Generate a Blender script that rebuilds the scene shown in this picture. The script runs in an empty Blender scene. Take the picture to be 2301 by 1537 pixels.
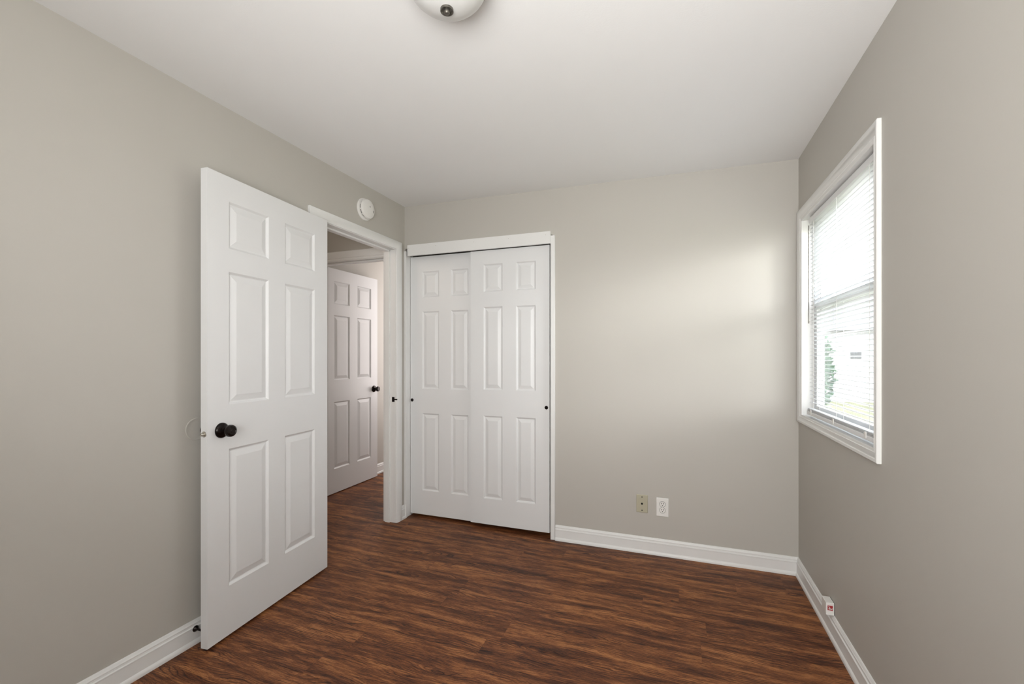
import bpy, bmesh, math, random
from mathutils import Vector
random.seed(7)
C = bpy.context.scene.collection
SC = bpy.context.scene

# ---------------------------------------------------------------- measured room
L, R, D = 1.965, 0.659, 2.943          # left wall x=-L, right wall x=R, far wall y=D
NEAR = -0.72                           # wall behind the camera
TH = 0.115                             # wall thickness
TL = 0.098                             # thickness of the left wall
def ceil_z(x, y): return 2.3881 - 0.0113*x - 0.0037*y

# ---------------------------------------------------------------- camera
cam_d = bpy.data.cameras.new('camera'); cam = bpy.data.objects.new('camera', cam_d); C.objects.link(cam)
cam.location = (0, 0, 1.2469)
cam.rotation_euler = (math.radians(90), 0, math.radians(20.1784))
cam_d.sensor_fit = 'HORIZONTAL'; cam_d.sensor_width = 36
cam_d.lens = 1000.15/2301*36
cam_d.shift_x = (1150.5-1149.9)/2301
cam_d.shift_y = (800.28-768.5)/2301
cam_d.clip_start = 0.02
SC.camera = cam

# ---------------------------------------------------------------- world, lights, exposure
SC.view_settings.view_transform = 'Standard'; SC.view_settings.look = 'None'
SC.view_settings.gamma = 1; SC.view_settings.use_curve_mapping = False
SC.view_settings.exposure = 0.18
w = bpy.data.worlds.new('overcast_sky'); SC.world = w; w.use_nodes = True
nt = w.node_tree; nt.nodes.clear()
out = nt.nodes.new('ShaderNodeOutputWorld'); bg = nt.nodes.new('ShaderNodeBackground')
tc = nt.nodes.new('ShaderNodeTexCoord'); sep = nt.nodes.new('ShaderNodeSeparateXYZ'); cr = nt.nodes.new('ShaderNodeValToRGB')
nt.links.new(tc.outputs['Generated'], sep.inputs[0]); nt.links.new(sep.outputs['Z'], cr.inputs[0])
cr.color_ramp.elements[0].position = 0.0; cr.color_ramp.elements[0].color = (1.0, 0.99, 0.99, 1)
cr.color_ramp.elements[1].position = 0.8; cr.color_ramp.elements[1].color = (0.88, 0.94, 1.0, 1)
nt.links.new(cr.outputs[0], bg.inputs[0]); nt.links.new(bg.outputs[0], out.inputs[0])
bg.inputs[1].default_value = 8.5

def area(name, loc, rot, sx, sy, power, col=(1, 1, 1), portal=False, spread=None):
    l = bpy.data.lights.new(name, 'AREA'); l.shape = 'RECTANGLE'; l.size = sx; l.size_y = sy
    l.energy = power; l.color = col
    if portal: l.cycles.is_portal = True
    if spread: l.spread = math.radians(spread)
    o = bpy.data.objects.new(name, l); C.objects.link(o); o.location = loc
    o.rotation_euler = [math.radians(a) for a in rot]
    return o
# added fill lamp behind the camera, aimed up and forward, standing in for a flash
area('ceiling_fill', (-0.08, -0.42, 1.35), (132, 0, 0), 1.3, 0.7, 34, (1.0, 0.995, 0.985), spread=155)
area('front_fill', (-0.20, -0.68, 0.95), (80, 0, 0), 1.6, 1.3, 19, (1.0, 0.995, 0.985), spread=125)  # second added lamp, facing forward to brighten the lower walls
# hazy low daylight reaching the right window from outside
sl = bpy.data.lights.new('hazy_sun', 'SUN'); sl.energy = 2.7; sl.angle = math.radians(20); sl.color = (1.0, 0.99, 0.96)
so = bpy.data.objects.new('hazy_sun', sl); C.objects.link(so); so.location = (4, 0, 4)
so.rotation_euler = Vector((-1, 0.62, -0.25)).to_track_quat('-Z', 'Y').to_euler()
# warm hallway lamp (its globe hangs out of view) and the window of the room beyond
def point(name, loc, power, r, col):
    l = bpy.data.lights.new(name, 'POINT'); l.energy = power; l.shadow_soft_size = r; l.color = col
    o = bpy.data.objects.new(name, l); C.objects.link(o); o.location = loc; return o
point('hall_lamp_light', (-2.55, 1.3, 2.15), 9, 0.08, (1.0, 0.86, 0.74))
area('far_room_daylight', (-2.15, 5.0, 1.5), (0, 90, 0), 1.6, 1.4, 34, (1.0, 0.92, 0.90))

# ---------------------------------------------------------------- materials
def mat(name, col, rough=0.5, spec=0.5, metal=0.0, noise=0.0, nscale=3.0, bump=0.0, bscale=200.0, coat=0.0):
    m = bpy.data.materials.new(name); m.use_nodes = True
    t = m.node_tree; b = t.nodes['Principled BSDF']
    b.inputs['Base Color'].default_value = (*col, 1); b.inputs['Roughness'].default_value = rough
    b.inputs['Specular IOR Level'].default_value = spec; b.inputs['Metallic'].default_value = metal
    b.inputs['Coat Weight'].default_value = coat
    c = t.nodes.new('ShaderNodeTexCoord')
    if noise > 0:
        n = t.nodes.new('ShaderNodeTexNoise'); n.inputs['Scale'].default_value = nscale; n.inputs['Detail'].default_value = 3
        t.links.new(c.outputs['Object'], n.inputs['Vector'])
        r = t.nodes.new('ShaderNodeValToRGB')
        r.color_ramp.elements[0].position = 0.3; r.color_ramp.elements[1].position = 0.7
        r.color_ramp.elements[0].color = (*[v*(1-noise) for v in col], 1)
        r.color_ramp.elements[1].color = (*[min(1, v*(1+noise)) for v in col], 1)
        t.links.new(n.outputs['Fac'], r.inputs[0]); t.links.new(r.outputs[0], b.inputs['Base Color'])
    if bump > 0:
        n2 = t.nodes.new('ShaderNodeTexNoise'); n2.inputs['Scale'].default_value = bscale; n2.inputs['Detail'].default_value = 2
        t.links.new(c.outputs['Object'], n2.inputs['Vector'])
        bp = t.nodes.new('ShaderNodeBump'); bp.inputs['Strength'].default_value = bump; bp.inputs['Distance'].default_value = 0.002
        t.links.new(n2.outputs['Fac'], bp.inputs['Height']); t.links.new(bp.outputs[0], b.inputs['Normal'])
    return m

M_wall = mat('warm_grey_wall_paint', (0.503, 0.482, 0.440), 0.55, 0.35, noise=0.012, nscale=1.5, bump=0.05, bscale=260)
M_ceil = mat('ceiling_white_paint', (0.83, 0.83, 0.822), 0.8, 0.2, noise=0.01, nscale=1.2, bump=0.12, bscale=160)
M_trim = mat('trim_white_gloss_paint', (0.79, 0.79, 0.775), 0.35, 0.45, noise=0.01, nscale=6, bump=0.06, bscale=60)
M_door = mat('door_white_paint', (0.76, 0.765, 0.765), 0.38, 0.45, noise=0.008, nscale=4, bump=0.06, bscale=90)
M_plastic = mat('white_plastic', (0.80, 0.79, 0.76), 0.35, 0.5, noise=0.01, nscale=10)
M_almond = mat('almond_plastic', (0.46, 0.43, 0.32), 0.4, 0.5, noise=0.02, nscale=20)
M_bronze = mat('oil_rubbed_bronze', (0.012, 0.008, 0.007), 0.22, 0.6, 0.6, noise=0.3, nscale=30)
M_rubber = mat('black_rubber', (0.012, 0.011, 0.011), 0.6, 0.3, noise=0.1, nscale=30)
M_steel = mat('satin_nickel', (0.55, 0.53, 0.48), 0.3, 0.5, 1.0, noise=0.05, nscale=40)
M_pewter = mat('aged_pewter', (0.16, 0.15, 0.13), 0.38, 0.5, 0.8, noise=0.2, nscale=40)
M_dark = mat('dark_opening', (0.015, 0.013, 0.012), 0.7, 0.2, noise=0.1, nscale=20)
M_frost = mat('frosted_lamp_glass', (0.66, 0.66, 0.64), 0.3, 0.5, noise=0.03, nscale=8, coat=0.3)
M_red = mat('red_sticker_print', (0.40, 0.03, 0.035), 0.5, 0.4, noise=0.05, nscale=200)
M_paper = mat('sticker_paper', (0.80, 0.74, 0.72), 0.5, 0.4, noise=0.02, nscale=60)
M_vinyl = mat('white_window_vinyl', (0.80, 0.81, 0.82), 0.35, 0.5, noise=0.01, nscale=5)
M_closet = mat('closet_interior_paint', (0.30, 0.28, 0.25), 0.7, 0.2, noise=0.02, nscale=3)
M_bark = mat('tree_bark', (0.10, 0.07, 0.05), 0.9, 0.1, noise=0.3, nscale=12)
M_leaf = mat('green_leaves', (0.045, 0.12, 0.06), 0.6, 0.3, noise=0.35, nscale=4)
M_grass = mat('sunlit_lawn', (0.25, 0.25, 0.16), 0.9, 0.1, noise=0.25, nscale=0.6)
M_siding = mat('pale_house_siding', (0.50, 0.51, 0.53), 0.7, 0.3, noise=0.02, nscale=2)
M_roof = mat('grey_roof_shingles', (0.25, 0.25, 0.27), 0.9, 0.1, noise=0.15, nscale=10)
M_winglass = mat('dark_house_glass', (0.08, 0.09, 0.10), 0.15, 0.6, noise=0.1, nscale=3)

# blind slats: thin white vinyl that lets some daylight through
M_slat = bpy.data.materials.new('blind_vinyl'); M_slat.use_nodes = True
t = M_slat.node_tree; b = t.nodes['Principled BSDF']; b.inputs['Base Color'].default_value = (0.86, 0.87, 0.88, 1); b.inputs['Roughness'].default_value = 0.4
tr = t.nodes.new('ShaderNodeBsdfTranslucent'); tr.inputs[0].default_value = (0.88, 0.89, 0.9, 1)
mx = t.nodes.new('ShaderNodeMixShader'); mx.inputs[0].default_value = 0.38
n = t.nodes.new('ShaderNodeTexNoise'); n.inputs['Scale'].default_value = 8; c = t.nodes.new('ShaderNodeTexCoord')
t.links.new(c.outputs['Object'], n.inputs['Vector'])
mr = t.nodes.new('ShaderNodeMapRange'); mr.inputs['To Min'].default_value = 0.36; mr.inputs['To Max'].default_value = 0.40
t.links.new(n.outputs['Fac'], mr.inputs['Value']); t.links.new(mr.outputs[0], mx.inputs[0])
t.links.new(b.outputs[0], mx.inputs[1]); t.links.new(tr.outputs[0], mx.inputs[2])
t.links.new(mx.outputs[0], t.nodes['Material Output'].inputs[0])
# clear pane
M_glass = bpy.data.materials.new('window_glass'); M_glass.use_nodes = True
t = M_glass.node_tree; t.nodes.remove(t.nodes['Principled BSDF'])
ta = t.nodes.new('ShaderNodeBsdfTransparent'); ta.inputs[0].default_value = (0.975, 0.985, 0.99, 1)
gl = t.nodes.new('ShaderNodeBsdfGlossy'); gl.inputs['Roughness'].default_value = 0.02
lw = t.nodes.new('ShaderNodeLayerWeight'); lw.inputs[0].default_value = 0.5
pw = t.nodes.new('ShaderNodeMath'); pw.operation = 'POWER'; pw.inputs[1].default_value = 5.0; t.links.new(lw.outputs['Facing'], pw.inputs[0])
fr = t.nodes.new('ShaderNodeMath'); fr.operation = 'MULTIPLY_ADD'; fr.inputs[1].default_value = 0.9; fr.inputs[2].default_value = 0.04; t.links.new(pw.outputs[0], fr.inputs[0])
mx = t.nodes.new('ShaderNodeMixShader'); t.links.new(fr.outputs[0], mx.inputs[0]); t.links.new(ta.outputs[0], mx.inputs[1]); t.links.new(gl.outputs[0], mx.inputs[2])
t.links.new(mx.outputs[0], t.nodes['Material Output'].inputs[0])

# fine grey mesh of the insect screen
M_screen = bpy.data.materials.new('insect_screen_mesh'); M_screen.use_nodes = True
t = M_screen.node_tree; b = t.nodes['Principled BSDF']; b.inputs['Base Color'].default_value = (0.05, 0.055, 0.06, 1); b.inputs['Roughness'].default_value = 0.6
ta = t.nodes.new('ShaderNodeBsdfTransparent'); mx = t.nodes.new('ShaderNodeMixShader'); mx.inputs[0].default_value = 0.22
n = t.nodes.new('ShaderNodeTexNoise'); n.inputs['Scale'].default_value = 30; mr = t.nodes.new('ShaderNodeMapRange'); mr.inputs['To Min'].default_value = 0.20; mr.inputs['To Max'].default_value = 0.24
t.links.new(n.outputs['Fac'], mr.inputs['Value']); t.links.new(mr.outputs[0], mx.inputs[0])
t.links.new(ta.outputs[0], mx.inputs[1]); t.links.new(b.outputs[0], mx.inputs[2]); t.links.new(mx.outputs[0], t.nodes['Material Output'].inputs[0])

def floor_material():
    m = bpy.data.materials.new('dark_walnut_vinyl_plank'); m.use_nodes = True
    t = m.node_tree; b = t.nodes['Principled BSDF']
    N = t.nodes.new; K = t.links.new
    uv = N('ShaderNodeUVMap'); uv.uv_map = 'plank'
    at = N('ShaderNodeAttribute'); at.attribute_name = 'rnd'
    s = N('ShaderNodeSeparateXYZ'); K(uv.outputs[0], s.inputs[0])
    def mth(op, a, b_=None, c_=None):
        n = N('ShaderNodeMath'); n.operation = op
        for i, v in enumerate((a, b_, c_)):
            if v is None: continue
            if isinstance(v, (int, float)): n.inputs[i].default_value = v
            else: K(v, n.inputs[i])
        return n.outputs[0]
    def vec(x, y, z):
        n = N('ShaderNodeCombineXYZ')
        for i, v in enumerate((x, y, z)):
            if isinstance(v, (int, float)): n.inputs[i].default_value = v
            else: K(v, n.inputs[i])
        return n.outputs[0]
    def noise(v, det=3, rough=0.55, dist=0.0):
        n = N('ShaderNodeTexNoise'); n.inputs['Scale'].default_value = 1; n.inputs['Detail'].default_value = det
        n.inputs['Roughness'].default_value = rough; n.inputs['Distortion'].default_value = dist
        K(v, n.inputs['Vector']); return n.outputs['Fac']
    u, v, r = s.outputs['X'], s.outputs['Y'], at.outputs['Fac']
    z = mth('MULTIPLY', r, 37.0)
    # slow warp bends the grain into cathedrals
    warp = mth('MULTIPLY', mth('SUBTRACT', noise(vec(mth('MULTIPLY', u, 2.0), mth('MULTIPLY', v, 8.0), z), 2, 0.5), 0.5), 0.085)
    vw = mth('ADD', v, warp)
    warp2 = mth('MULTIPLY', mth('SUBTRACT', noise(vec(mth('MULTIPLY', u, 14.0), mth('MULTIPLY', v, 40.0), z), 2, 0.5), 0.5), 0.004)
    vw2 = mth('ADD', vw, warp2)
    streak = noise(vec(mth('MULTIPLY', u, 1.3), mth('MULTIPLY', vw, 20.0), z), 5, 0.65)
    fibre = noise(vec(mth('MULTIPLY', u, 12.0), mth('MULTIPLY', vw2, 250.0), z), 4, 0.7)
    # knots: sparse centres the growth rings flow around
    vo = N('ShaderNodeTexVoronoi'); vo.inputs['Scale'].default_value = 1.0; K(vec(mth('MULTIPLY', u, 2.4), mth('MULTIPLY', v, 11.0), z), vo.inputs['Vector'])
    kd = mth('MAXIMUM', mth('SUBTRACT', 1.0, mth('MULTIPLY', vo.outputs['Distance'], 1.5)), 0.0)
    k2 = mth('POWER', kd, 2.0)
    phase = mth('ADD', mth('MULTIPLY', vw2, 330.0), mth('MULTIPLY', k2, 16.0))
    phase = mth('ADD', phase, mth('MULTIPLY', noise(vec(mth('MULTIPLY', u, 30.0), mth('MULTIPLY', v, 60.0), z), 2, 0.5), 2.0))
    ring = mth('POWER', mth('SUBTRACT', 1.0, mth('ABSOLUTE', mth('SINE', phase))), 3.0)
    rmask = noise(vec(mth('MULTIPLY', u, 3.2), mth('MULTIPLY', v, 16.0), mth('ADD', z, 9.0)), 3, 0.6)
    rm = N('ShaderNodeMapRange'); rm.inputs['From Min'].default_value = 0.44; rm.inputs['From Max'].default_value = 0.60; K(rmask, rm.inputs['Value'])
    ring = mth('MULTIPLY', ring, mth('MINIMUM', mth('ADD', rm.outputs[0], mth('MULTIPLY', k2, 1.2)), 1.0))
    blot = noise(vec(mth('MULTIPLY', u, 6.0), mth('MULTIPLY', v, 34.0), mth('ADD', z, 3.0)), 5, 0.68, 0.4)
    pore = noise(vec(mth('MULTIPLY', u, 30.0), mth('MULTIPLY', vw2, 480.0), mth('ADD', z, 5.0)), 3, 0.6)
    pm = N('ShaderNodeMapRange'); pm.inputs['From Min'].default_value = 0.53; pm.inputs['From Max'].default_value = 0.66; K(pore, pm.inputs['Value'])
    speck = noise(vec(mth('MULTIPLY', u, 160.0), mth('MULTIPLY', v, 500.0), z), 2, 0.6)
    val = mth('ADD', mth('MULTIPLY', streak, 1.00), mth('MULTIPLY', fibre, 0.80))
    val = mth('SUBTRACT', val, mth('MULTIPLY', pm.outputs[0], 0.24))
    val = mth('ADD', val, mth('MULTIPLY', blot, 0.75))
    val = mth('ADD', val, mth('MULTIPLY', speck, 0.28))
    val = mth('SUBTRACT', val, mth('MULTIPLY', ring, 0.40))
    val = mth('SUBTRACT', val, mth('MULTIPLY', mth('POWER', kd, 8.0), 0.30))
    val = mth('ADD', val, mth('MULTIPLY', mth('SUBTRACT', r, 0.5), 0.10))
    val = mth('SUBTRACT', val, 0.795)
    ramp = N('ShaderNodeValToRGB'); K(val, ramp.inputs[0]); e = ramp.color_ramp.elements
    e[0].position = 0.15; e[0].color = (0.016, 0.0045, 0.0022, 1)
    e[1].position = 0.82; e[1].color = (0.42, 0.175, 0.060, 1)
    for p, c_ in ((0.34, (0.050, 0.0150, 0.0065, 1)), (0.50, (0.125, 0.040, 0.0155, 1)), (0.66, (0.235, 0.085, 0.029, 1))):
        x = e.new(p); x.color = c_
    K(ramp.outputs[0], b.inputs['Base Color'])
    rr = N('ShaderNodeMapRange'); rr.inputs['To Min'].default_value = 0.42; rr.inputs['To Max'].default_value = 0.60
    K(fibre, rr.inputs['Value']); K(rr.outputs[0], b.inputs['Roughness'])
    b.inputs['Specular IOR Level'].default_value = 0.32
    bp = N('ShaderNodeBump'); bp.inputs['Strength'].default_value = 0.35; bp.inputs['Distance'].default_value = 0.0012
    K(mth('SUBTRACT', fibre, mth('MULTIPLY', ring, 0.6)), bp.inputs['Height']); K(bp.outputs[0], b.inputs['Normal'])
    return m
M_floor = floor_material()

# ---------------------------------------------------------------- helpers
def bx(bm, x0, x1, y0, y1, z0, z1):
    vs = [bm.verts.new((x, y, z)) for x in (x0, x1) for y in (y0, y1) for z in (z0, z1)]
    for f in ((0, 1, 3, 2), (4, 6, 7, 5), (0, 4, 5, 1), (2, 3, 7, 6), (0, 2, 6, 4), (1, 5, 7, 3)):
        bm.faces.new([vs[i] for i in f])
    return vs

def obj(name, bm, m, parent=None, smooth=None, bevel=0.0, seg=2):
    bmesh.ops.remove_doubles(bm, verts=bm.verts, dist=1e-6)
    bmesh.ops.recalc_face_normals(bm, faces=bm.faces)
    me = bpy.data.meshes.new(name); bm.to_mesh(me); bm.free()
    o = bpy.data.objects.new(name, me); C.objects.link(o); me.materials.append(m)
    if parent is not None: o.parent = parent
    if bevel > 0:
        md = o.modifiers.new('bevel', 'BEVEL'); md.width = bevel; md.segments = seg; md.limit_method = 'ANGLE'; md.angle_limit = math.radians(40)
    if smooth is not None:
        for p in me.polygons: p.use_smooth = True
        try: me.set_sharp_from_angle(angle=math.radians(smooth))
        except Exception: pass
    return o

def tag(o, label=None, cat=None, group=None, kind=None):
    if label: o['label'] = label
    if cat: o['category'] = cat
    if group: o['group'] = group
    if kind: o['kind'] = kind
    return o
def struct(o, label=None, cat=None): return tag(o, label, cat, kind='structure')
def empty(name, loc, rz=0):
    o = bpy.data.objects.new(name, None); C.objects.link(o); o.location = loc; o.rotation_euler = (0, 0, rz); o.empty_display_size = 0.05
    return o

def lathe(prof, seg=40, axis='Z', origin=(0, 0, 0), bm=None):
    """prof: (radius, height) pairs turned about an axis."""
    bm = bm or bmesh.new(); rings = []
    for r, h in prof:
        ring = []
        for k in range(seg):
            a = 2*math.pi*k/seg; p = (r*math.cos(a), r*math.sin(a), h)
            if axis == 'X': p = (h, p[0], p[1])
            if axis == 'Y': p = (p[0], h, p[1])
            ring.append(bm.verts.new(Vector(p)+Vector(origin)))
        rings.append(ring)
    for a, b_ in zip(rings, rings[1:]):
        for k in range(seg): bm.faces.new((a[k], a[(k+1) % seg], b_[(k+1) % seg], b_[k]))
    for ring in (rings[0], rings[-1]): bm.faces.new(ring)
    return bm

def casing(prof, u0, u1, v0, v1, to3, closed=False, bm=None):
    """mitred frame around an opening; prof: (distance from opening, height off wall)."""
    bm = bm or bmesh.new(); rows = []
    for o, h in prof:
        if closed: pts = [(u0-o, v0-o), (u0-o, v1+o), (u1+o, v1+o), (u1+o, v0-o)]
        else: pts = [(u0-o, v0), (u0-o, v1+o), (u1+o, v1+o), (u1+o, v0)]
        rows.append([bm.verts.new(to3(p[0], p[1], h)) for p in pts])
    n = len(prof)
    for i in range(n):
        a, b_ = rows[i], rows[(i+1) % n]
        for k in range(4 if closed else 3):
            bm.faces.new((a[k], a[(k+1) % 4], b_[(k+1) % 4], b_[k]))
    if not closed:
        bm.faces.new([r[0] for r in rows]); bm.faces.new([r[3] for r in rows][::-1])
    return bm

def extrude_profile(prof, p0, p1, to3):
    """prof (off, z) swept from p0 to p1 (each a value along the wall per profile point function)."""
    bm = bmesh.new(); a = [bm.verts.new(to3(p0(o), o, z)) for o, z in prof]; b_ = [bm.verts.new(to3(p1(o), o, z)) for o, z in prof]
    n = len(prof)
    for i in range(n): bm.faces.new((a[i], a[(i+1) % n], b_[(i+1) % n], b_[i]))
    bm.faces.new(a); bm.faces.new(b_[::-1])
    return bm

# ---------------------------------------------------------------- structure: floor of planks
def build_floor():
    bm = bmesh.new(); uvl = bm.loops.layers.uv.new('plank'); rl = bm.faces.layers.float.new('rnd')
    PW, PL = 0.151, 1.21
    fixed = {14: 0.132, 15: -0.156, 12: -0.722, 10: -1.313}
    x0, x1, y0, y1 = -3.3, 0.85, -1.0, 6.2
    for k in range(math.floor(y0/PW), math.ceil(y1/PW)):
        off = fixed.get(k, random.uniform(0, PL))
        j0 = math.floor((x0-off)/PL)
        for j in range(j0, j0+6):
            a, b_ = off+j*PL, off+(j+1)*PL
            xa, xb = max(a, x0), min(b_, x1)
            if xb <= xa: continue
            ya, yb = k*PW, (k+1)*PW
            g = 0.0005; rv = random.random(); fl = random.random() < 0.5
            vs = [bm.verts.new(p) for p in ((xa+g, ya+g, 0), (xb-g, ya+g, 0), (xb-g, yb-g, 0), (xa+g, yb-g, 0))]
            f = bm.faces.new(vs); f[rl] = rv
            for lp in f.loops:
                uu, vv = lp.vert.co.x-a, lp.vert.co.y-ya
                if fl: uu, vv = PL-uu, PW-vv
                lp[uvl].uv = (uu, vv)
    # dark seams lie a hair below the plank faces
    f = bm.faces.new([bm.verts.new(p) for p in ((x0, y0, -0.0007), (x1, y0, -0.0007), (x1, y1, -0.0007), (x0, y1, -0.0007))]); f[rl] = 0.0
    for lp in f.loops: lp[uvl].uv = (0.3, 0.01)
    # slab underneath
    bx(bm, x0, x1, y0, y1, -0.12, -0.02)
    bmesh.ops.recalc_face_normals(bm, faces=bm.faces)
    for fc in bm.faces:
        if abs(fc.calc_center_median().z) < 0.001 and fc.normal.z < 0: fc.normal_flip()
    me = bpy.data.meshes.new('floor'); bm.to_mesh(me); bm.free()
    o = bpy.data.objects.new('floor', me); C.objects.link(o); me.materials.append(M_floor)
    struct(o, 'dark walnut wood-look plank floor', 'floor')
build_floor()

def ceiling(name, x0, x1, y0, y1, label):
    bm = bmesh.new()
    c4 = [(x0, y0), (x1, y0), (x1, y1), (x0, y1)]
    lo = [bm.verts.new((x, y, ceil_z(x, y))) for x, y in c4]; hi = [bm.verts.new((x, y, 2.62)) for x, y in c4]
    bm.faces.new(lo); bm.faces.new(hi[::-1])
    for i in range(4): bm.faces.new((lo[i], lo[(i+1) % 4], hi[(i+1) % 4], hi[i]))
    return struct(obj(name, bm, M_ceil), label, 'ceiling')
ceiling('ceiling', -3.3, 0.85, -1.0, 6.2, 'plain white painted ceiling')

# openings
DO = (2.043, 2.823, 2.043)                      # bedroom door: y0, y1, top
CO = (-1.945, -0.797, 2.045)                    # closet: x0, x1, top
WO = (1.903, 2.853, 0.925, 1.992)               # window: y0, y1, z0, z1
HT = 2.50
bm = bmesh.new()
xa, xb = -L-TL, -L
bx(bm, xa, xb, NEAR-TH, DO[0]-0.02, -0.02, HT); bx(bm, xa, xb, DO[1]+0.02, 3.75, -0.02, HT); bx(bm, xa, xb, DO[0]-0.02, DO[1]+0.02, DO[2]+0.02, HT)
struct(obj('wall_left', bm, M_wall), 'grey painted wall behind the open door', 'wall')
bm = bmesh.new()
bx(bm, CO[1]+0.012, R, D, D+TH, -0.02, HT); bx(bm, -L, CO[1]+0.012, D, D+TH, CO[2]+0.03, HT); bx(bm, -L, CO[0]-0.012, D, D+TH, -0.02, CO[2]+0.03)
struct(obj('wall_far', bm, M_wall), 'grey painted wall with the closet opening', 'wall')
bm = bmesh.new()
xa, xb = R, R+0.10
bx(bm, xa, xb, NEAR-TH, WO[0]-0.012, -0.02, HT); bx(bm, xa, xb, WO[1]+0.012, 3.75, -0.02, HT)
bx(bm, xa, xb, WO[0]-0.012, WO[1]+0.012, -0.02, WO[2]-0.012); bx(bm, xa, xb, WO[0]-0.012, WO[1]+0.012, WO[3]+0.012, HT)
struct(obj('wall_right', bm, M_wall), 'grey painted wall with the window', 'wall')
bm = bmesh.new(); bx(bm, -L, R, NEAR-TH, NEAR, -0.02, HT)
struct(obj('wall_near', bm, M_wall), 'grey wall behind the camera', 'wall')
# closet inside
bm = bmesh.new(); bx(bm, -L, R+0.10, 3.65, 3.75, -0.02, HT); bx(bm, -0.70, -0.60, D+TH, 3.65, -0.02, HT)
struct(obj('wall_closet', bm, M_closet), 'closet inner wall', 'wall')
# hall: side wall, near end, doorway wall facing us
HY = 3.03
bm = bmesh.new(); bx(bm, -3.20, -3.05, 0.2, HY+0.1, -0.02, HT)
struct(obj('wall_hall_side', bm, M_wall), 'grey hall side wall', 'wall')
bm = bmesh.new(); bx(bm, -3.20, -L-TL, 0.1, 0.2, -0.02, HT)
struct(obj('wall_hall_near', bm, M_wall), 'grey hall end wall', 'wall')
HO = (-2.905, -2.135, 2.045)
bm = bmesh.new(); bx(bm, -3.05, HO[0]-0.02, HY, HY+TH, -0.02, HT); bx(bm, HO[1]+0.02, -L-TL, HY, HY+TH, -0.02, HT); bx(bm, HO[0]-0.02, HO[1]+0.02, HY, HY+TH, HO[2]+0.02, HT)
struct(obj('wall_hall_end', bm, M_wall), 'grey hall wall over the far doorway', 'wall')
bm = bmesh.new(); bx(bm, -3.1, -2.968, HY+TH, 6.0, -0.02, HT)
struct(obj('wall_far_room_side', bm, M_wall), 'wall beside the hall door', 'wall')
bm = bmesh.new(); bx(bm, -3.1, 0, 6.0, 6.1, -0.02, HT); bx(bm, -0.1, 0, 3.75, 6.0, -0.02, HT)
struct(obj('wall_far_room_end', bm, M_wall), 'end wall of the room beyond', 'wall')

# ---------------------------------------------------------------- baseboards
BP = [(0.0, 0.0), (0.019, 0.0), (0.0195, 0.009), (0.0165, 0.017), (0.0125, 0.021), (0.0122, 0.070), (0.0140, 0.0715), (0.0140, 0.0755), (0.0095, 0.0785), (0.0085, 0.085),
      (0.0105, 0.087), (0.0102, 0.090), (0.0070, 0.0935), (0.0060, 0.099), (0.004, 0.1015), (0.0, 0.102)]
def base(name, p0, p1, to3, label):
    return struct(obj(name, extrude_profile(BP, p0, p1, to3), M_trim, smooth=35), label, 'baseboard')
base('baseboard_far', lambda o: -0.764, lambda o: R-o, lambda s, o, z: (s, D-o, z), 'white moulded baseboard under the far wall')
base('baseboard_right', lambda o: NEAR, lambda o: D-o, lambda s, o, z: (R-o, s, z), 'white moulded baseboard under the window wall')
base('baseboard_left', lambda o: NEAR, lambda o: 1.978, lambda s, o, z: (-L+o, s, z), 'white moulded baseboard left of the open door')
base('baseboard_corner', lambda o: 2.8885, lambda o: D-0.0, lambda s, o, z: (-L+o, s, z), 'short white baseboard piece in the corner by the closet')
base('baseboard_hall', lambda o: HY+TH, lambda o: 5.9, lambda s, o, z: (-2.968+o, s, z), 'white baseboard behind the hall door')
base('baseboard_near', lambda o: -L, lambda o: R, lambda s, o, z: (s, NEAR+o, z), 'white baseboard behind the camera')

# ---------------------------------------------------------------- bedroom door casing, jamb and stop
CP = [(0.004, 0.0), (0.004, 0.010), (0.008, 0.013), (0.016, 0.0135), (0.022, 0.0165), (0.060, 0.0175), (0.0635, 0.0155), (0.0635, 0.0)]
t1 = obj('trim_1', casing(CP, DO[0]-0.0, DO[1]+0.0, 0.0, DO[2], lambda u, v, h: (-L+h, u, v)), M_trim, smooth=35)
struct(t1, 'white casing around the bedroom doorway', 'door trim')
bm = bmesh.new()
x0, x1 = -L-TL-0.004, -L+0.004
bx(bm, x0, x1, DO[0]-0.018, DO[0], 0, DO[2]+0.018); bx(bm, x0, x1, DO[1], DO[1]+0.018, 0, DO[2]+0.018); bx(bm, x0, x1, DO[0], DO[1], DO[2], DO[2]+0.018)
# door stop strips
bx(bm, -L-0.085, -L-0.045, DO[1]-0.011, DO[1], 0, DO[2]); bx(bm, -L-0.085, -L-0.045, DO[0], DO[0]+0.011, 0, DO[2]); bx(bm, -L-0.085, -L-0.045, DO[0], DO[1], DO[2]-0.011, DO[2])
obj('jamb', bm, M_trim, t1, bevel=0.0015)
bm = bmesh.new(); bx(bm, -L-0.028, -L-0.006, DO[1]-0.0025, DO[1], 0.905, 0.941)
for z in (0.90, 0.947): pass
obj('strike_plate', bm, M_bronze, t1, bevel=0.0008)
bm = bmesh.new(); bx(bm, -L-0.006, -L+0.0155, DO[1]-0.0025, DO[1]+0.004, 0.919, 0.927)
obj('strike_lip', bm, M_bronze, t1, bevel=0.001)
# hall side casing of the same doorway
t2 = obj('trim_2', casing(CP, DO[0], DO[1], 0.0, DO[2], lambda u, v, h: (-L-TL-h, u, v)), M_trim, smooth=35)
struct(t2, 'white casing on the hall side of the doorway', 'door trim')
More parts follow.
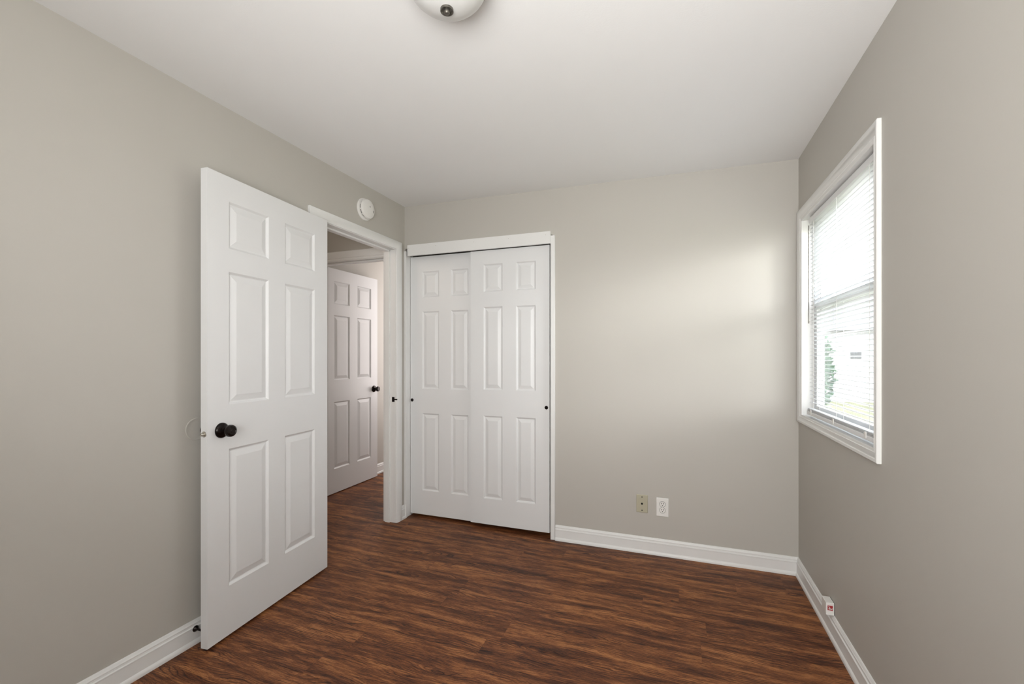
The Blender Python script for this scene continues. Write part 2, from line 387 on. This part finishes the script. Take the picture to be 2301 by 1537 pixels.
# hall doorway casing + jamb
CP2 = [(0.004, 0.0), (0.004, 0.010), (0.010, 0.014), (0.022, 0.014), (0.026, 0.018), (0.078, 0.019), (0.082, 0.016), (0.082, 0.0)]
t3 = obj('trim_3', casing(CP2, HO[0], HO[1], 0.0, HO[2], lambda u, v, h: (u, HY-h, v)), M_trim, smooth=35)
struct(t3, 'white casing around the doorway across the hall', 'door trim')
bm = bmesh.new(); y0, y1 = HY-0.004, HY+TH+0.004
bx(bm, HO[0]-0.018, HO[0], y0, y1, 0, HO[2]+0.018); bx(bm, HO[1], HO[1]+0.018, y0, y1, 0, HO[2]+0.018); bx(bm, HO[0], HO[1], y0, y1, HO[2], HO[2]+0.018)
bx(bm, HO[0], HO[1], HY+0.03, HY+0.065, HO[2]-0.011, HO[2])
obj('jamb', bm, M_trim, t3, bevel=0.0015)

# ---------------------------------------------------------------- six panel doors
def panel_slab(w, h, th, cols, rows, inset=0.041):
    """slab in local coords: x 0..w, z 0..h, front face y=0, back face y=th."""
    bm = bmesh.new()
    xs = sorted({0, w, *[c for p in cols for c in p]}); zs = sorted({0, h, *[r for p in rows for r in p]})
    steps = [(0.0, 0.0), (0.004, 0.0035), (0.0085, 0.0085), (0.0125, 0.0095), (inset-0.003, 0.0025), (inset, 0.0018)]
    for side in (0, 1):
        sgn = 1 if side == 0 else -1; yb = 0 if side == 0 else th
        def V(x, z, d): return bm.verts.new((x, yb+sgn*d, z))
        for i in range(len(xs)-1):
            for j in range(len(zs)-1):
                a, b_, c_, d_ = xs[i], xs[i+1], zs[j], zs[j+1]
                if (a, b_) in cols and (c_, d_) in rows:
                    loops = []
                    for ins, dep in steps:
                        loops.append([V(a+ins, c_+ins, dep), V(b_-ins, c_+ins, dep), V(b_-ins, d_-ins, dep), V(a+ins, d_-ins, dep)])
                    for l0, l1 in zip(loops, loops[1:]):
                        for k in range(4): bm.faces.new((l0[k], l0[(k+1) % 4], l1[(k+1) % 4], l1[k]))
                    bm.faces.new(loops[-1])
                else:
                    bm.faces.new([V(a, c_, 0), V(b_, c_, 0), V(b_, d_, 0), V(a, d_, 0)])
    # edges
    for pts in (((0, 0), (0, h)), ((w, 0), (w, h))):
        (xa_, za), (xb_, zb) = pts
        zz = zs
        for k in range(len(zz)-1):
            bm.faces.new([bm.verts.new(p) for p in ((xa_, 0, zz[k]), (xa_, th, zz[k]), (xa_, th, zz[k+1]), (xa_, 0, zz[k+1]))])
    for z in (0, h):
        for k in range(len(xs)-1):
            bm.faces.new([bm.verts.new(p) for p in ((xs[k], 0, z), (xs[k], th, z), (xs[k+1], th, z), (xs[k+1], 0, z))])
    return bm

def knob_profile():
    return [(0.0, 0.0), (0.0335, 0.0), (0.0335, 0.003), (0.031, 0.008), (0.024, 0.012), (0.0165, 0.0145), (0.0125, 0.017), (0.0115, 0.030),
            (0.013, 0.034), (0.021, 0.037), (0.0262, 0.043), (0.0265, 0.051), (0.0235, 0.0575), (0.017, 0.0605), (0.0155, 0.0585), (0.0085, 0.0585), (0.007, 0.0600), (0.0, 0.0600)]

ROWS = [(0.217, 0.824), (1.021, 1.609), (1.712, 1.920)]
COLS = [(0.104, 0.329), (0.434, 0.657)]
# door_1: bedroom door swung back almost flat against the left wall
import math as _m
ax, ay, hx, hy = -1.8477, 1.3156, -1.9153, 2.0767
ang = math.atan2(hy-ay, hx-ax)
def hung_door(name, loc, rz, w, parts_label, cat, knob_u, knob_z, sides=(-1, 1), cols=COLS):
    e = empty(name, loc, rz)
    obj('slab', panel_slab(w, 2.03, 0.035, cols, ROWS), M_door, e, bevel=0.0)
    for sgn in sides:
        y0 = 0.0 if sgn < 0 else 0.035
        prof = [(r, y0+sgn*h) for r, h in knob_profile()]
        rose = [p for p in prof[:7]]; kn = prof[5:]
        k = obj('door_knob', lathe(prof, 44, 'Y', (knob_u, 0, knob_z)), M_bronze, e, smooth=40)
        k['label'] = 'dark bronze round knob on its rose'
    struct(e, parts_label, cat)
    return e
# local +x runs from free edge to hinge edge; front face (y=0) must face the room (+x world side)
d1 = hung_door('door_1', (ax, ay, 0.0119), ang, 0.764, 'open white six-panel door folded back against the left wall', 'door', 0.068, 0.912)
bm = lathe([(0.0, 0.0), (0.0125, 0.0), (0.0125, -0.0012), (0.011, -0.0022), (0.0095, -0.0022), (0.0, -0.0022)], 28, 'X', (0, 0.0175, 0.905))
obj('latch_plate', bm, M_steel, d1, smooth=35)
bm = bmesh.new(); lathe([(0.0, 0.0), (0.0065, 0.0), (0.0065, -0.010), (0.0045, -0.0125), (0.0, -0.0125)], 24, 'X', (-0.0015, 0.0185, 0.905), bm)
obj('latch_bolt', bm, M_steel, d1, smooth=35)
for hz in (0.20, 1.02, 1.84):
    bm = lathe([(0.0, 0.0), (0.0055, 0.0), (0.0065, 0.002), (0.0055, 0.004), (0.0055, 0.085), (0.0065, 0.087), (0.0055, 0.09), (0.0, 0.09)], 16, 'Z', (0.770, 0.035, hz))
    bx(bm, 0.7645, 0.7665, 0.004, 0.036, hz, hz+0.09)
    obj('hinge', bm, M_bronze, d1, smooth=35)
# the door of the room beyond, open at a right angle
d4 = hung_door('door_4', (-2.928, 3.843, 0.008), math.radians(-90), 0.70, 'white six-panel door standing open beyond the hall', 'door', 0.058, 0.905, (1,), [(0.103, 0.309), (0.416, 0.622)])

# closet doors: right one runs in front of the left one
CROWS_R = [(0.186, 0.785), (0.973, 1.573), (1.682, 1.882)]
CCOLS = [(0.104, 0.251), (0.355, 0.499)]
def closet_door(name, x, y, z, w, h, pull_u, pull_z, label):
    e = empty(name, (x, y, z))
    obj('slab', panel_slab(w, h, 0.033, CCOLS, CROWS_R, 0.037), M_door, e)
    bm = lathe([(0.0, -0.0005), (0.0125, -0.0005), (0.0125, -0.0025), (0.0105, -0.003), (0.009, -0.0012), (0.004, -0.0012), (0.0035, -0.002), (0.0, -0.002)], 30, 'Y', (pull_u, 0, pull_z))
    obj('finger_pull', bm, M_bronze, e, smooth=35)
    struct(e, label, 'closet door')
    return e
closet_door('door_2', -1.9475, D+0.060, 0.020, 0.602, 2.000, 0.014, 0.884, 'left white sliding closet door, set behind the other')
closet_door('door_3', -1.411, D+0.020, 0.030, 0.599, 1.983, 0.577, 0.862, 'right white sliding closet door, running in front')

# closet trim: header board, side strips, head jamb and track
t4 = empty('trim_4', (-1.363, D, 2.055))
struct(t4, 'white header board and side strips around the closet', 'closet trim')
def loc_obj(name, bm, m, parent, **k):
    o = obj(name, bm, m, parent, **k); o.matrix_parent_inverse = parent.matrix_basis.inverted(); return o
bm = bmesh.new(); bx(bm, -1.929, -0.796, D-0.018, D, 2.0138, 2.0972)
loc_obj('header_board', bm, M_trim, t4, bevel=0.002)
bm = bmesh.new(); bx(bm, -0.797, -0.767, D-0.012, D+0.004, 0, 2.068); bx(bm, -0.797, -0.785, D+0.004, D+TH, 0, 2.05)
loc_obj('right_strip', bm, M_trim, t4, bevel=0.002)
bm = bmesh.new(); bx(bm, -L+0.001, -1.9445, D-0.010, D+0.004, 0, 2.055); bx(bm, -L+0.001, -1.951, D+0.004, D+TH, 0, 2.05)
loc_obj('left_strip', bm, M_trim, t4, bevel=0.002)
bm = bmesh.new()
for x in (-1.915, -1.68, -1.37, -1.10, -0.83):
    lathe([(0.0, D-0.0182), (0.0022, D-0.0182), (0.0022, D-0.017), (0.0, D-0.017)], 10, 'Y', (x, 0, 2.073), bm)
loc_obj('nail_heads', bm, M_almond, t4)
bm = bmesh.new(); bx(bm, -1.951, -0.797, D+0.012, D+TH, 2.043, 2.05)
bx(bm, -1.951, -0.797, D+0.012, D+0.016, 2.026, 2.043); bx(bm, -1.951, -0.797, D+0.055, D+0.058, 2.026, 2.043); bx(bm, -1.951, -0.797, D+0.097, D+0.100, 2.026, 2.043)
loc_obj('door_track', bm, M_pewter, t4)

# ---------------------------------------------------------------- window: casing, reveal, sashes, glass
WP = [(0.0, -0.001), (0.0, 0.006), (0.003, 0.0075), (0.011, 0.0075), (0.0135, 0.0105), (0.016, 0.0085), (0.030, 0.0105), (0.035, 0.0140), (0.045, 0.0145), (0.048, 0.0125), (0.048, -0.001)]
def wmap(u, v, h): return (R-h, u, v)
def win_casing():
    """casing whose head and far leg are wider than its sill and near leg, as in the photo."""
    bm = bmesh.new(); rows = []
    for o, h in WP:
        s = o/0.048
        on, of, ot, ob = s*0.046, s*0.075, s*0.067, s*0.046
        pts = [(WO[0]-on, WO[2]-ob), (WO[0]-on, WO[3]+ot), (WO[1]+of, WO[3]+ot), (WO[1]+of, WO[2]-ob)]
        rows.append([bm.verts.new(wmap(p[0], p[1], h)) for p in pts])
    n = len(rows)
    for i in range(n):
        for k in range(4): bm.faces.new((rows[i][k], rows[i][(k+1) % 4], rows[(i+1) % n][(k+1) % 4], rows[(i+1) % n][k]))
    return bm
win = empty('window_1', (R, (WO[0]+WO[1])/2, WO[2]))
struct(win, 'white-trimmed window with blinds in the right wall', 'window')
def wobj(name, bm, m, **k): return loc_obj(name, bm, m, win, **k)
wobj('casing', win_casing(), M_trim, smooth=30)
bm = bmesh.new(); xi = R+0.10                    # reveal boards
e_ = 0.0115
bx(bm, R+0.0005, xi, WO[0]-e_, WO[0], WO[2]-e_, WO[3]+e_); bx(bm, R+0.0005, xi, WO[1], WO[1]+e_, WO[2]-e_, WO[3]+e_)
bx(bm, R+0.0005, xi, WO[0], WO[1], WO[2]-e_, WO[2]); bx(bm, R+0.0005, xi, WO[0], WO[1], WO[3], WO[3]+e_)
wobj('reveal', bm, M_trim)
bm = bmesh.new()                                # vinyl frame
f0, f1 = R+0.050, R+0.097; fw = 0.020
bx(bm, f0, f1, WO[0]+0.0005, WO[0]+fw, WO[2]+0.0005, WO[3]-0.0005); bx(bm, f0, f1, WO[1]-fw, WO[1]-0.0005, WO[2]+0.0005, WO[3]-0.0005)
bx(bm, f0, f1, WO[0]+fw, WO[1]-fw, WO[2]+0.0005, WO[2]+fw); bx(bm, f0, f1, WO[0]+fw, WO[1]-fw, WO[3]-fw, WO[3]-0.0005)
wobj('window_frame', bm, M_vinyl, bevel=0.003)
def sash(name, x0, x1, z0, z1, rail=0.034):
    y0, y1 = WO[0]+fw+0.001, WO[1]-fw-0.001
    bm = bmesh.new()
    sl_ = 0.024; bx(bm, x0, x1, y0, y0+sl_, z0, z1); bx(bm, x0, x1, y1-sl_, y1, z0, z1); bx(bm, x0, x1, y0+sl_, y1-sl_, z0, z0+rail); bx(bm, x0, x1, y0+sl_, y1-sl_, z1-rail, z1)
    s_ = wobj(name, bm, M_vinyl, bevel=0.003)
    bm = bmesh.new(); xm = (x0+x1)/2; bx(bm, xm-0.002, xm+0.002, y0+sl_-0.004, y1-sl_+0.004, z0+rail-0.004, z1-rail+0.004)
    g = obj('glass_pane', bm, M_glass, s_); g.matrix_parent_inverse = s_.matrix_basis.inverted()
    return s_
zm = 1.515
sash('lower_sash', R+0.054, R+0.072, WO[2]+fw+0.001, zm+0.018)
sash('upper_sash', R+0.073, R+0.091, zm-0.018, WO[3]-fw-0.001)
# insect screen over the lower half, outside the sash
bm = bmesh.new(); bx(bm, R+0.0935, R+0.0940, WO[0]+fw, WO[1]-fw, WO[2]+fw, zm+0.01)
wobj('insect_screen', bm, M_screen)

# ---------------------------------------------------------------- mini blind
bl = empty('window_blind', (R+0.026, (WO[0]+WO[1])/2, WO[2]))
tag(bl, 'white mini blind hanging inside the window recess', 'blind')
def blobj(name, bm, m, **k): return loc_obj(name, bm, m, bl, **k)
BX, BY0, BY1 = R+0.028, 1.925, 2.785
bm = bmesh.new(); bx(bm, BX-0.014, BX+0.014, BY0-0.008, BY1+0.008, 1.956, 1.984)
blobj('headrail', bm, M_vinyl, bevel=0.002)
bm = bmesh.new(); zz = 1.944; ns = 0; tilt = math.radians(9)
while zz > 0.985:
    pts = []
    for k in range(5):
        s_ = -0.0125+0.025*k/4; crown = 0.0022*(1-(s_/0.0125)**2)
        pts.append((s_*math.cos(tilt)+crown*math.sin(tilt), -s_*math.sin(tilt)+crown*math.cos(tilt)))
    va = [bm.verts.new((BX+p[0], BY0, zz+p[1])) for p in pts]; vb = [bm.verts.new((BX+p[0], BY1, zz+p[1])) for p in pts]
    for k in range(4): bm.faces.new((va[k], va[k+1], vb[k+1], vb[k]))
    zz -= 0.0205; ns += 1
s_ = blobj('slats', bm, M_slat, smooth=60)
sd = s_.modifiers.new('thick', 'SOLIDIFY'); sd.thickness = 0.0004
bm = bmesh.new(); bx(bm, BX-0.026, BX-0.002, BY0, BY1, 0.937, 0.956)
blobj('bottom_rail', bm, M_vinyl, bevel=0.003)
bm = bmesh.new()                                # slats stacked on the rail
for k in range(4): bx(bm, BX-0.024+0.001*k, BX+0.000+0.001*k, BY0, BY1, 0.9575+0.0034*k, 0.9597+0.0034*k)
blobj('stacked_slats', bm, M_slat)
for yy in (2.00, 2.36, 2.71):
    bm = bmesh.new()
    for dx in (-0.0135, 0.0135):
        lathe([(0.0, 0.955), (0.0008, 0.955), (0.0008, 1.956), (0.0, 1.956)], 6, 'Z', (BX+dx, yy, 0), bm)
    blobj('ladder_cord', bm, M_plastic)
    bm = bmesh.new(); bx(bm, BX-0.028, BX-0.0245, yy-0.008, yy+0.008, 0.944, 0.967)
    blobj('cord_clip', bm, M_plastic)
bm = lathe([(0.0, 0), (0.003, 0), (0.0032, 0.01), (0.0024, 0.02), (0.0024, 0.52), (0.0, 0.52)], 8, 'Z', (BX-0.022, 2.762, 1.42))
wd = blobj('tilt_wand', bm, M_pewter, smooth=40); wd['label'] = 'thin grey tilt wand'

# ---------------------------------------------------------------- smoke detector on the left wall
sdx, sdy, sdz = -L, 2.468, 2.233
det = empty('smoke_detector', (sdx, sdy, sdz)); tag(det, 'round white smoke detector on the wall above the doorway', 'smoke detector')
bm = lathe([(0.0, 0.0), (0.073, 0.0), (0.074, 0.004), (0.072, 0.010), (0.066, 0.013), (0.0, 0.013)], 56, 'X'); obj('mounting_base', bm, M_plastic, det, smooth=35)
bm = lathe([(0.0, 0.013), (0.056, 0.013), (0.056, 0.021), (0.0, 0.021)], 56, 'X'); obj('vent_slot', bm, M_dark, det, smooth=35)
for k in range(10):
    a = 2*math.pi*k/10+0.2; cy, cz = 0.058*math.cos(a), 0.058*math.sin(a)
    bm = bmesh.new(); bx(bm, 0.012, 0.023, cy-0.0035, cy+0.0035, cz-0.0035, cz+0.0035)
    obj('vent_rib', bm, M_plastic, det)
bm = lathe([(0.0, 0.021), (0.062, 0.021), (0.0645, 0.024), (0.0645, 0.031), (0.061, 0.038), (0.054, 0.041), (0.03, 0.0425), (0.0, 0.0425)], 56, 'X'); obj('cover', bm, M_plastic, det, smooth=35)
bm = bmesh.new(); bx(bm, 0.0415, 0.0435, 0.006, 0.010, 0.012, 0.020); obj('indicator_light', bm, M_dark, det)
bm = bmesh.new(); bx(bm, 0.0405, 0.0425, 0.043, 0.047, -0.016, 0.000); obj('sounder_slot', bm, M_pewter, det)

# ---------------------------------------------------------------- flush ceiling light
fx, fy = -0.628, 1.158; fz = ceil_z(fx, fy)
lt = empty('ceiling_light', (fx, fy, fz)); tag(lt, 'flush ceiling light with frosted glass bowl and dark metal finial', 'ceiling light')
bm = lathe([(0.0, 0.0), (0.138, 0.0), (0.142, -0.006), (0.142, -0.024), (0.138, -0.030), (0.11, -0.032), (0.0, -0.032)], 64); obj('metal_pan', bm, M_pewter, lt, smooth=35)
pr = [(0.0, -0.0325), (0.114, -0.0325)]
for k in range(0, 15):
    a = math.radians(90*k/14); pr.append((0.121*math.cos(a)**1.12 if k < 14 else 0.004, -0.040-0.090*math.sin(a)))
bm = lathe(pr, 64); obj('glass_shade', bm, M_frost, lt, smooth=50)
bm = lathe([(r_, h_-0.008) for r_, h_ in [(0.0, -0.114), (0.018, -0.116), (0.019, -0.120), (0.0190, -0.127), (0.0165, -0.1265), (0.0135, -0.1225), (0.0095, -0.1225), (0.0095, -0.130), (0.007, -0.134), (0.0, -0.135)]], 32)
obj('finial', bm, M_pewter, lt, smooth=35)

# ---------------------------------------------------------------- wall plates
cp = empty('cable_wall_plate', (-0.1985, D, 0.3105)); tag(cp, 'almond cable wall plate left of the power outlet', 'wall plate')
bm = bmesh.new(); bx(bm, -0.035, 0.035, -0.006, 0, -0.0565, 0.0565); obj('plate', bm, M_almond, cp, bevel=0.003, seg=3)
bm = lathe([(0.0, -0.006), (0.006, -0.006), (0.006, -0.009), (0.0045, -0.009), (0.0045, -0.013), (0.0, -0.013)], 16, 'Y'); obj('coax_jack', bm, M_dark, cp, smooth=35)
for z in (0.042, -0.042):
    bm = lathe([(0.0, -0.006), (0.0035, -0.006), (0.0028, -0.0078), (0.0, -0.0082)], 14, 'Y', (0, 0, z)); obj('screw', bm, M_dark, cp, smooth=35)
op = empty('power_outlet', (-0.0755, D, 0.3015)); tag(op, 'white duplex power outlet to the right of the almond plate', 'power outlet')
bm = bmesh.new(); bx(bm, -0.0365, 0.0365, -0.006, 0, -0.058, 0.058); obj('plate', bm, M_plastic, op, bevel=0.003, seg=3)
for z in (0.019, -0.019):
    bm = bmesh.new(); lathe([(0.0, -0.006), (0.0172, -0.006), (0.0165, -0.0078), (0.0, -0.0078)], 30, 'Y', (0, 0, z), bm)
    r_ = obj('receptacle', bm, M_plastic, op, smooth=35)
    bm = bmesh.new(); lathe([(0.0172, -0.0062), (0.0185, -0.0062), (0.0185, -0.0058), (0.0172, -0.0058)], 30, 'Y', (0, 0, z), bm)
    bx(bm, -0.0080, -0.0050, -0.0083, -0.007, z+0.000, z+0.0085); bx(bm, 0.0050, 0.0080, -0.0083, -0.007, z+0.000, z+0.0095)
    lathe([(0.0, -0.007), (0.0030, -0.007), (0.0030, -0.0083), (0.0, -0.0083)], 12, 'Y', (0, 0, z-0.008), bm)
    obj('slots', bm, M_dark, r_)
bm = lathe([(0.0, -0.006), (0.003, -0.006), (0.0025, -0.0073), (0.0, -0.0076)], 14, 'Y', (0, 0, 0)); obj('screw', bm, M_plastic, op, smooth=35)

# ---------------------------------------------------------------- small jack box on the right baseboard
jb = empty('phone_jack_box', (R, 2.361, 0.102)); tag(jb, 'small white phone jack box with red sticker on the right baseboard', 'phone jack')
bm = bmesh.new(); bx(bm, -0.033, -0.0015, -0.031, 0.031, 0.0, 0.055); obj('box_cover', bm, M_plastic, jb, bevel=0.002)
bm = bmesh.new(); bx(bm, -0.0015, 0.0, -0.029, 0.029, 0.001, 0.054); obj('back_plate', bm, M_dark, jb)
bm = bmesh.new(); bx(bm, -0.0295, -0.006, -0.0315, -0.0308, 0.016, 0.050); st = obj('sticker', bm, M_paper, jb)
bm = bmesh.new(); bx(bm, -0.0270, -0.0075, -0.0320, -0.0314, 0.022, 0.043); obj('red_square', bm, M_red, st)
bm = bmesh.new()                                # small pale mark on the red square: dot, triangle, tail
def stroke(bm, a, b_, w_):
    d = (Vector(b_)-Vector(a)); n_ = Vector((-d.y, d.x)).normalized()*w_/2; y = -0.0323
    q = [Vector(a)+n_, Vector(b_)+n_, Vector(b_)-n_, Vector(a)-n_]
    f = [bm.verts.new((p.x, y, p.y)) for p in q]; g = [bm.verts.new((p.x, -0.0318, p.y)) for p in q]
    bm.faces.new(f); bm.faces.new(g[::-1])
    for k in range(4): bm.faces.new((f[k], f[(k+1) % 4], g[(k+1) % 4], g[k]))
stroke(bm, (-0.0235, 0.038), (-0.0205, 0.038), 0.003); stroke(bm, (-0.0215, 0.037), (-0.0165, 0.030), 0.003)
stroke(bm, (-0.0235, 0.0285), (-0.0165, 0.0315), 0.003); stroke(bm, (-0.0235, 0.0275), (-0.011, 0.0275), 0.003); stroke(bm, (-0.011, 0.0275), (-0.010, 0.032), 0.0025)
obj('mark', bm, M_paper, st)

# ---------------------------------------------------------------- bumper disc and door stop behind the open door
bm = lathe([(0.0, 0.0), (0.0485, 0.0), (0.0495, 0.0015), (0.0485, 0.0035), (0.0455, 0.0040), (0.0435, 0.0030), (0.03, 0.0030), (0.0, 0.0030)], 56, 'X')
wb = obj('wall_bumper', bm, M_wall, smooth=35); wb.location = (-L, 1.352, 0.929)
tag(wb, 'round wall-coloured bumper disc behind the open door knob', 'wall bumper')
ds = empty('door_stop', (-L+0.0115, 1.338, 0.066)); tag(ds, 'small black door stop screwed to the left baseboard', 'door stop')
bm = lathe([(0.0, 0.0), (0.0125, 0.0), (0.0130, 0.003), (0.011, 0.007), (0.006, 0.012), (0.0045, 0.016), (0.0045, 0.054), (0.0, 0.054)], 28, 'X'); obj('stem', bm, M_bronze, ds, smooth=35)
bm = lathe([(0.0, 0.050), (0.0075, 0.050), (0.0085, 0.053), (0.0085, 0.0600), (0.007, 0.0625), (0.0, 0.0625)], 24, 'X'); obj('rubber_tip', bm, M_rubber, ds, smooth=35)

# ---------------------------------------------------------------- outside the window
bm = bmesh.new(); bx(bm, 0.85, 40, -20, 60, -0.75, -0.55)
tag(obj('lawn', bm, M_grass), 'pale sunlit lawn seen through the blinds', 'lawn', kind='structure')
tree = empty('tree', (1.72, 8.6, -0.55)); tag(tree, 'green leafy tree seen through the left side of the blinds', 'tree')
bm = lathe([(0.0, 0), (0.13, 0), (0.09, 0.5), (0.07, 1.6), (0.0, 1.7)], 14); obj('trunk', bm, M_bark, tree, smooth=60)
bm = bmesh.new()
for k in range(5200):
    a = random.uniform(0, 2*math.pi); zf = random.random(); rad = 0.66*math.sqrt(max(0.05, 1-(2*zf-1)**2))*random.uniform(0.55, 1.05)
    p = Vector((rad*math.cos(a), rad*math.sin(a), 0.45+2.15*zf)); s_ = random.uniform(0.05, 0.085)
    d1_ = Vector((random.gauss(0, 1), random.gauss(0, 1), random.gauss(0, 1))).normalized(); d2_ = d1_.orthogonal().normalized()
    bm.faces.new([bm.verts.new(q) for q in (p-d1_*s_, p+d2_*s_*0.45, p+d1_*s_, p-d2_*s_*0.45)])
me = bpy.data.meshes.new('foliage'); bm.to_mesh(me); bm.free(); fo = bpy.data.objects.new('foliage', me); C.objects.link(fo); me.materials.append(M_leaf); fo.parent = tree
hs = empty('neighbour_house', (8.2, 21, -0.55)); tag(hs, 'pale neighbouring house far beyond the lawn', 'house')
bm = bmesh.new(); bx(bm, -3.6, 3.6, 0, 6, 0, 2.9)
for k in range(14): bx(bm, -3.615, 3.615, -0.02, 0.0, 0.15+0.2*k, 0.16+0.2*k)
obj('wall', bm, M_siding, hs)
bm = bmesh.new(); v_ = [bm.verts.new(p) for p in ((-3.9, -0.4, 2.8), (3.9, -0.4, 2.8), (3.9, 6.4, 2.8), (-3.9, 6.4, 2.8), (-3.9, 3, 4.6), (3.9, 3, 4.6))]
for f in ((0, 1, 5, 4), (2, 3, 4, 5), (0, 4, 3), (1, 2, 5), (0, 3, 2, 1)): bm.faces.new([v_[i] for i in f])
obj('roof', bm, M_roof, hs)
for x in (-1.57, 1.4):
    bm = bmesh.new(); bx(bm, x-0.17, x+0.17, -0.05, 0.0, 1.70, 1.95); obj('window', bm, M_winglass, hs)
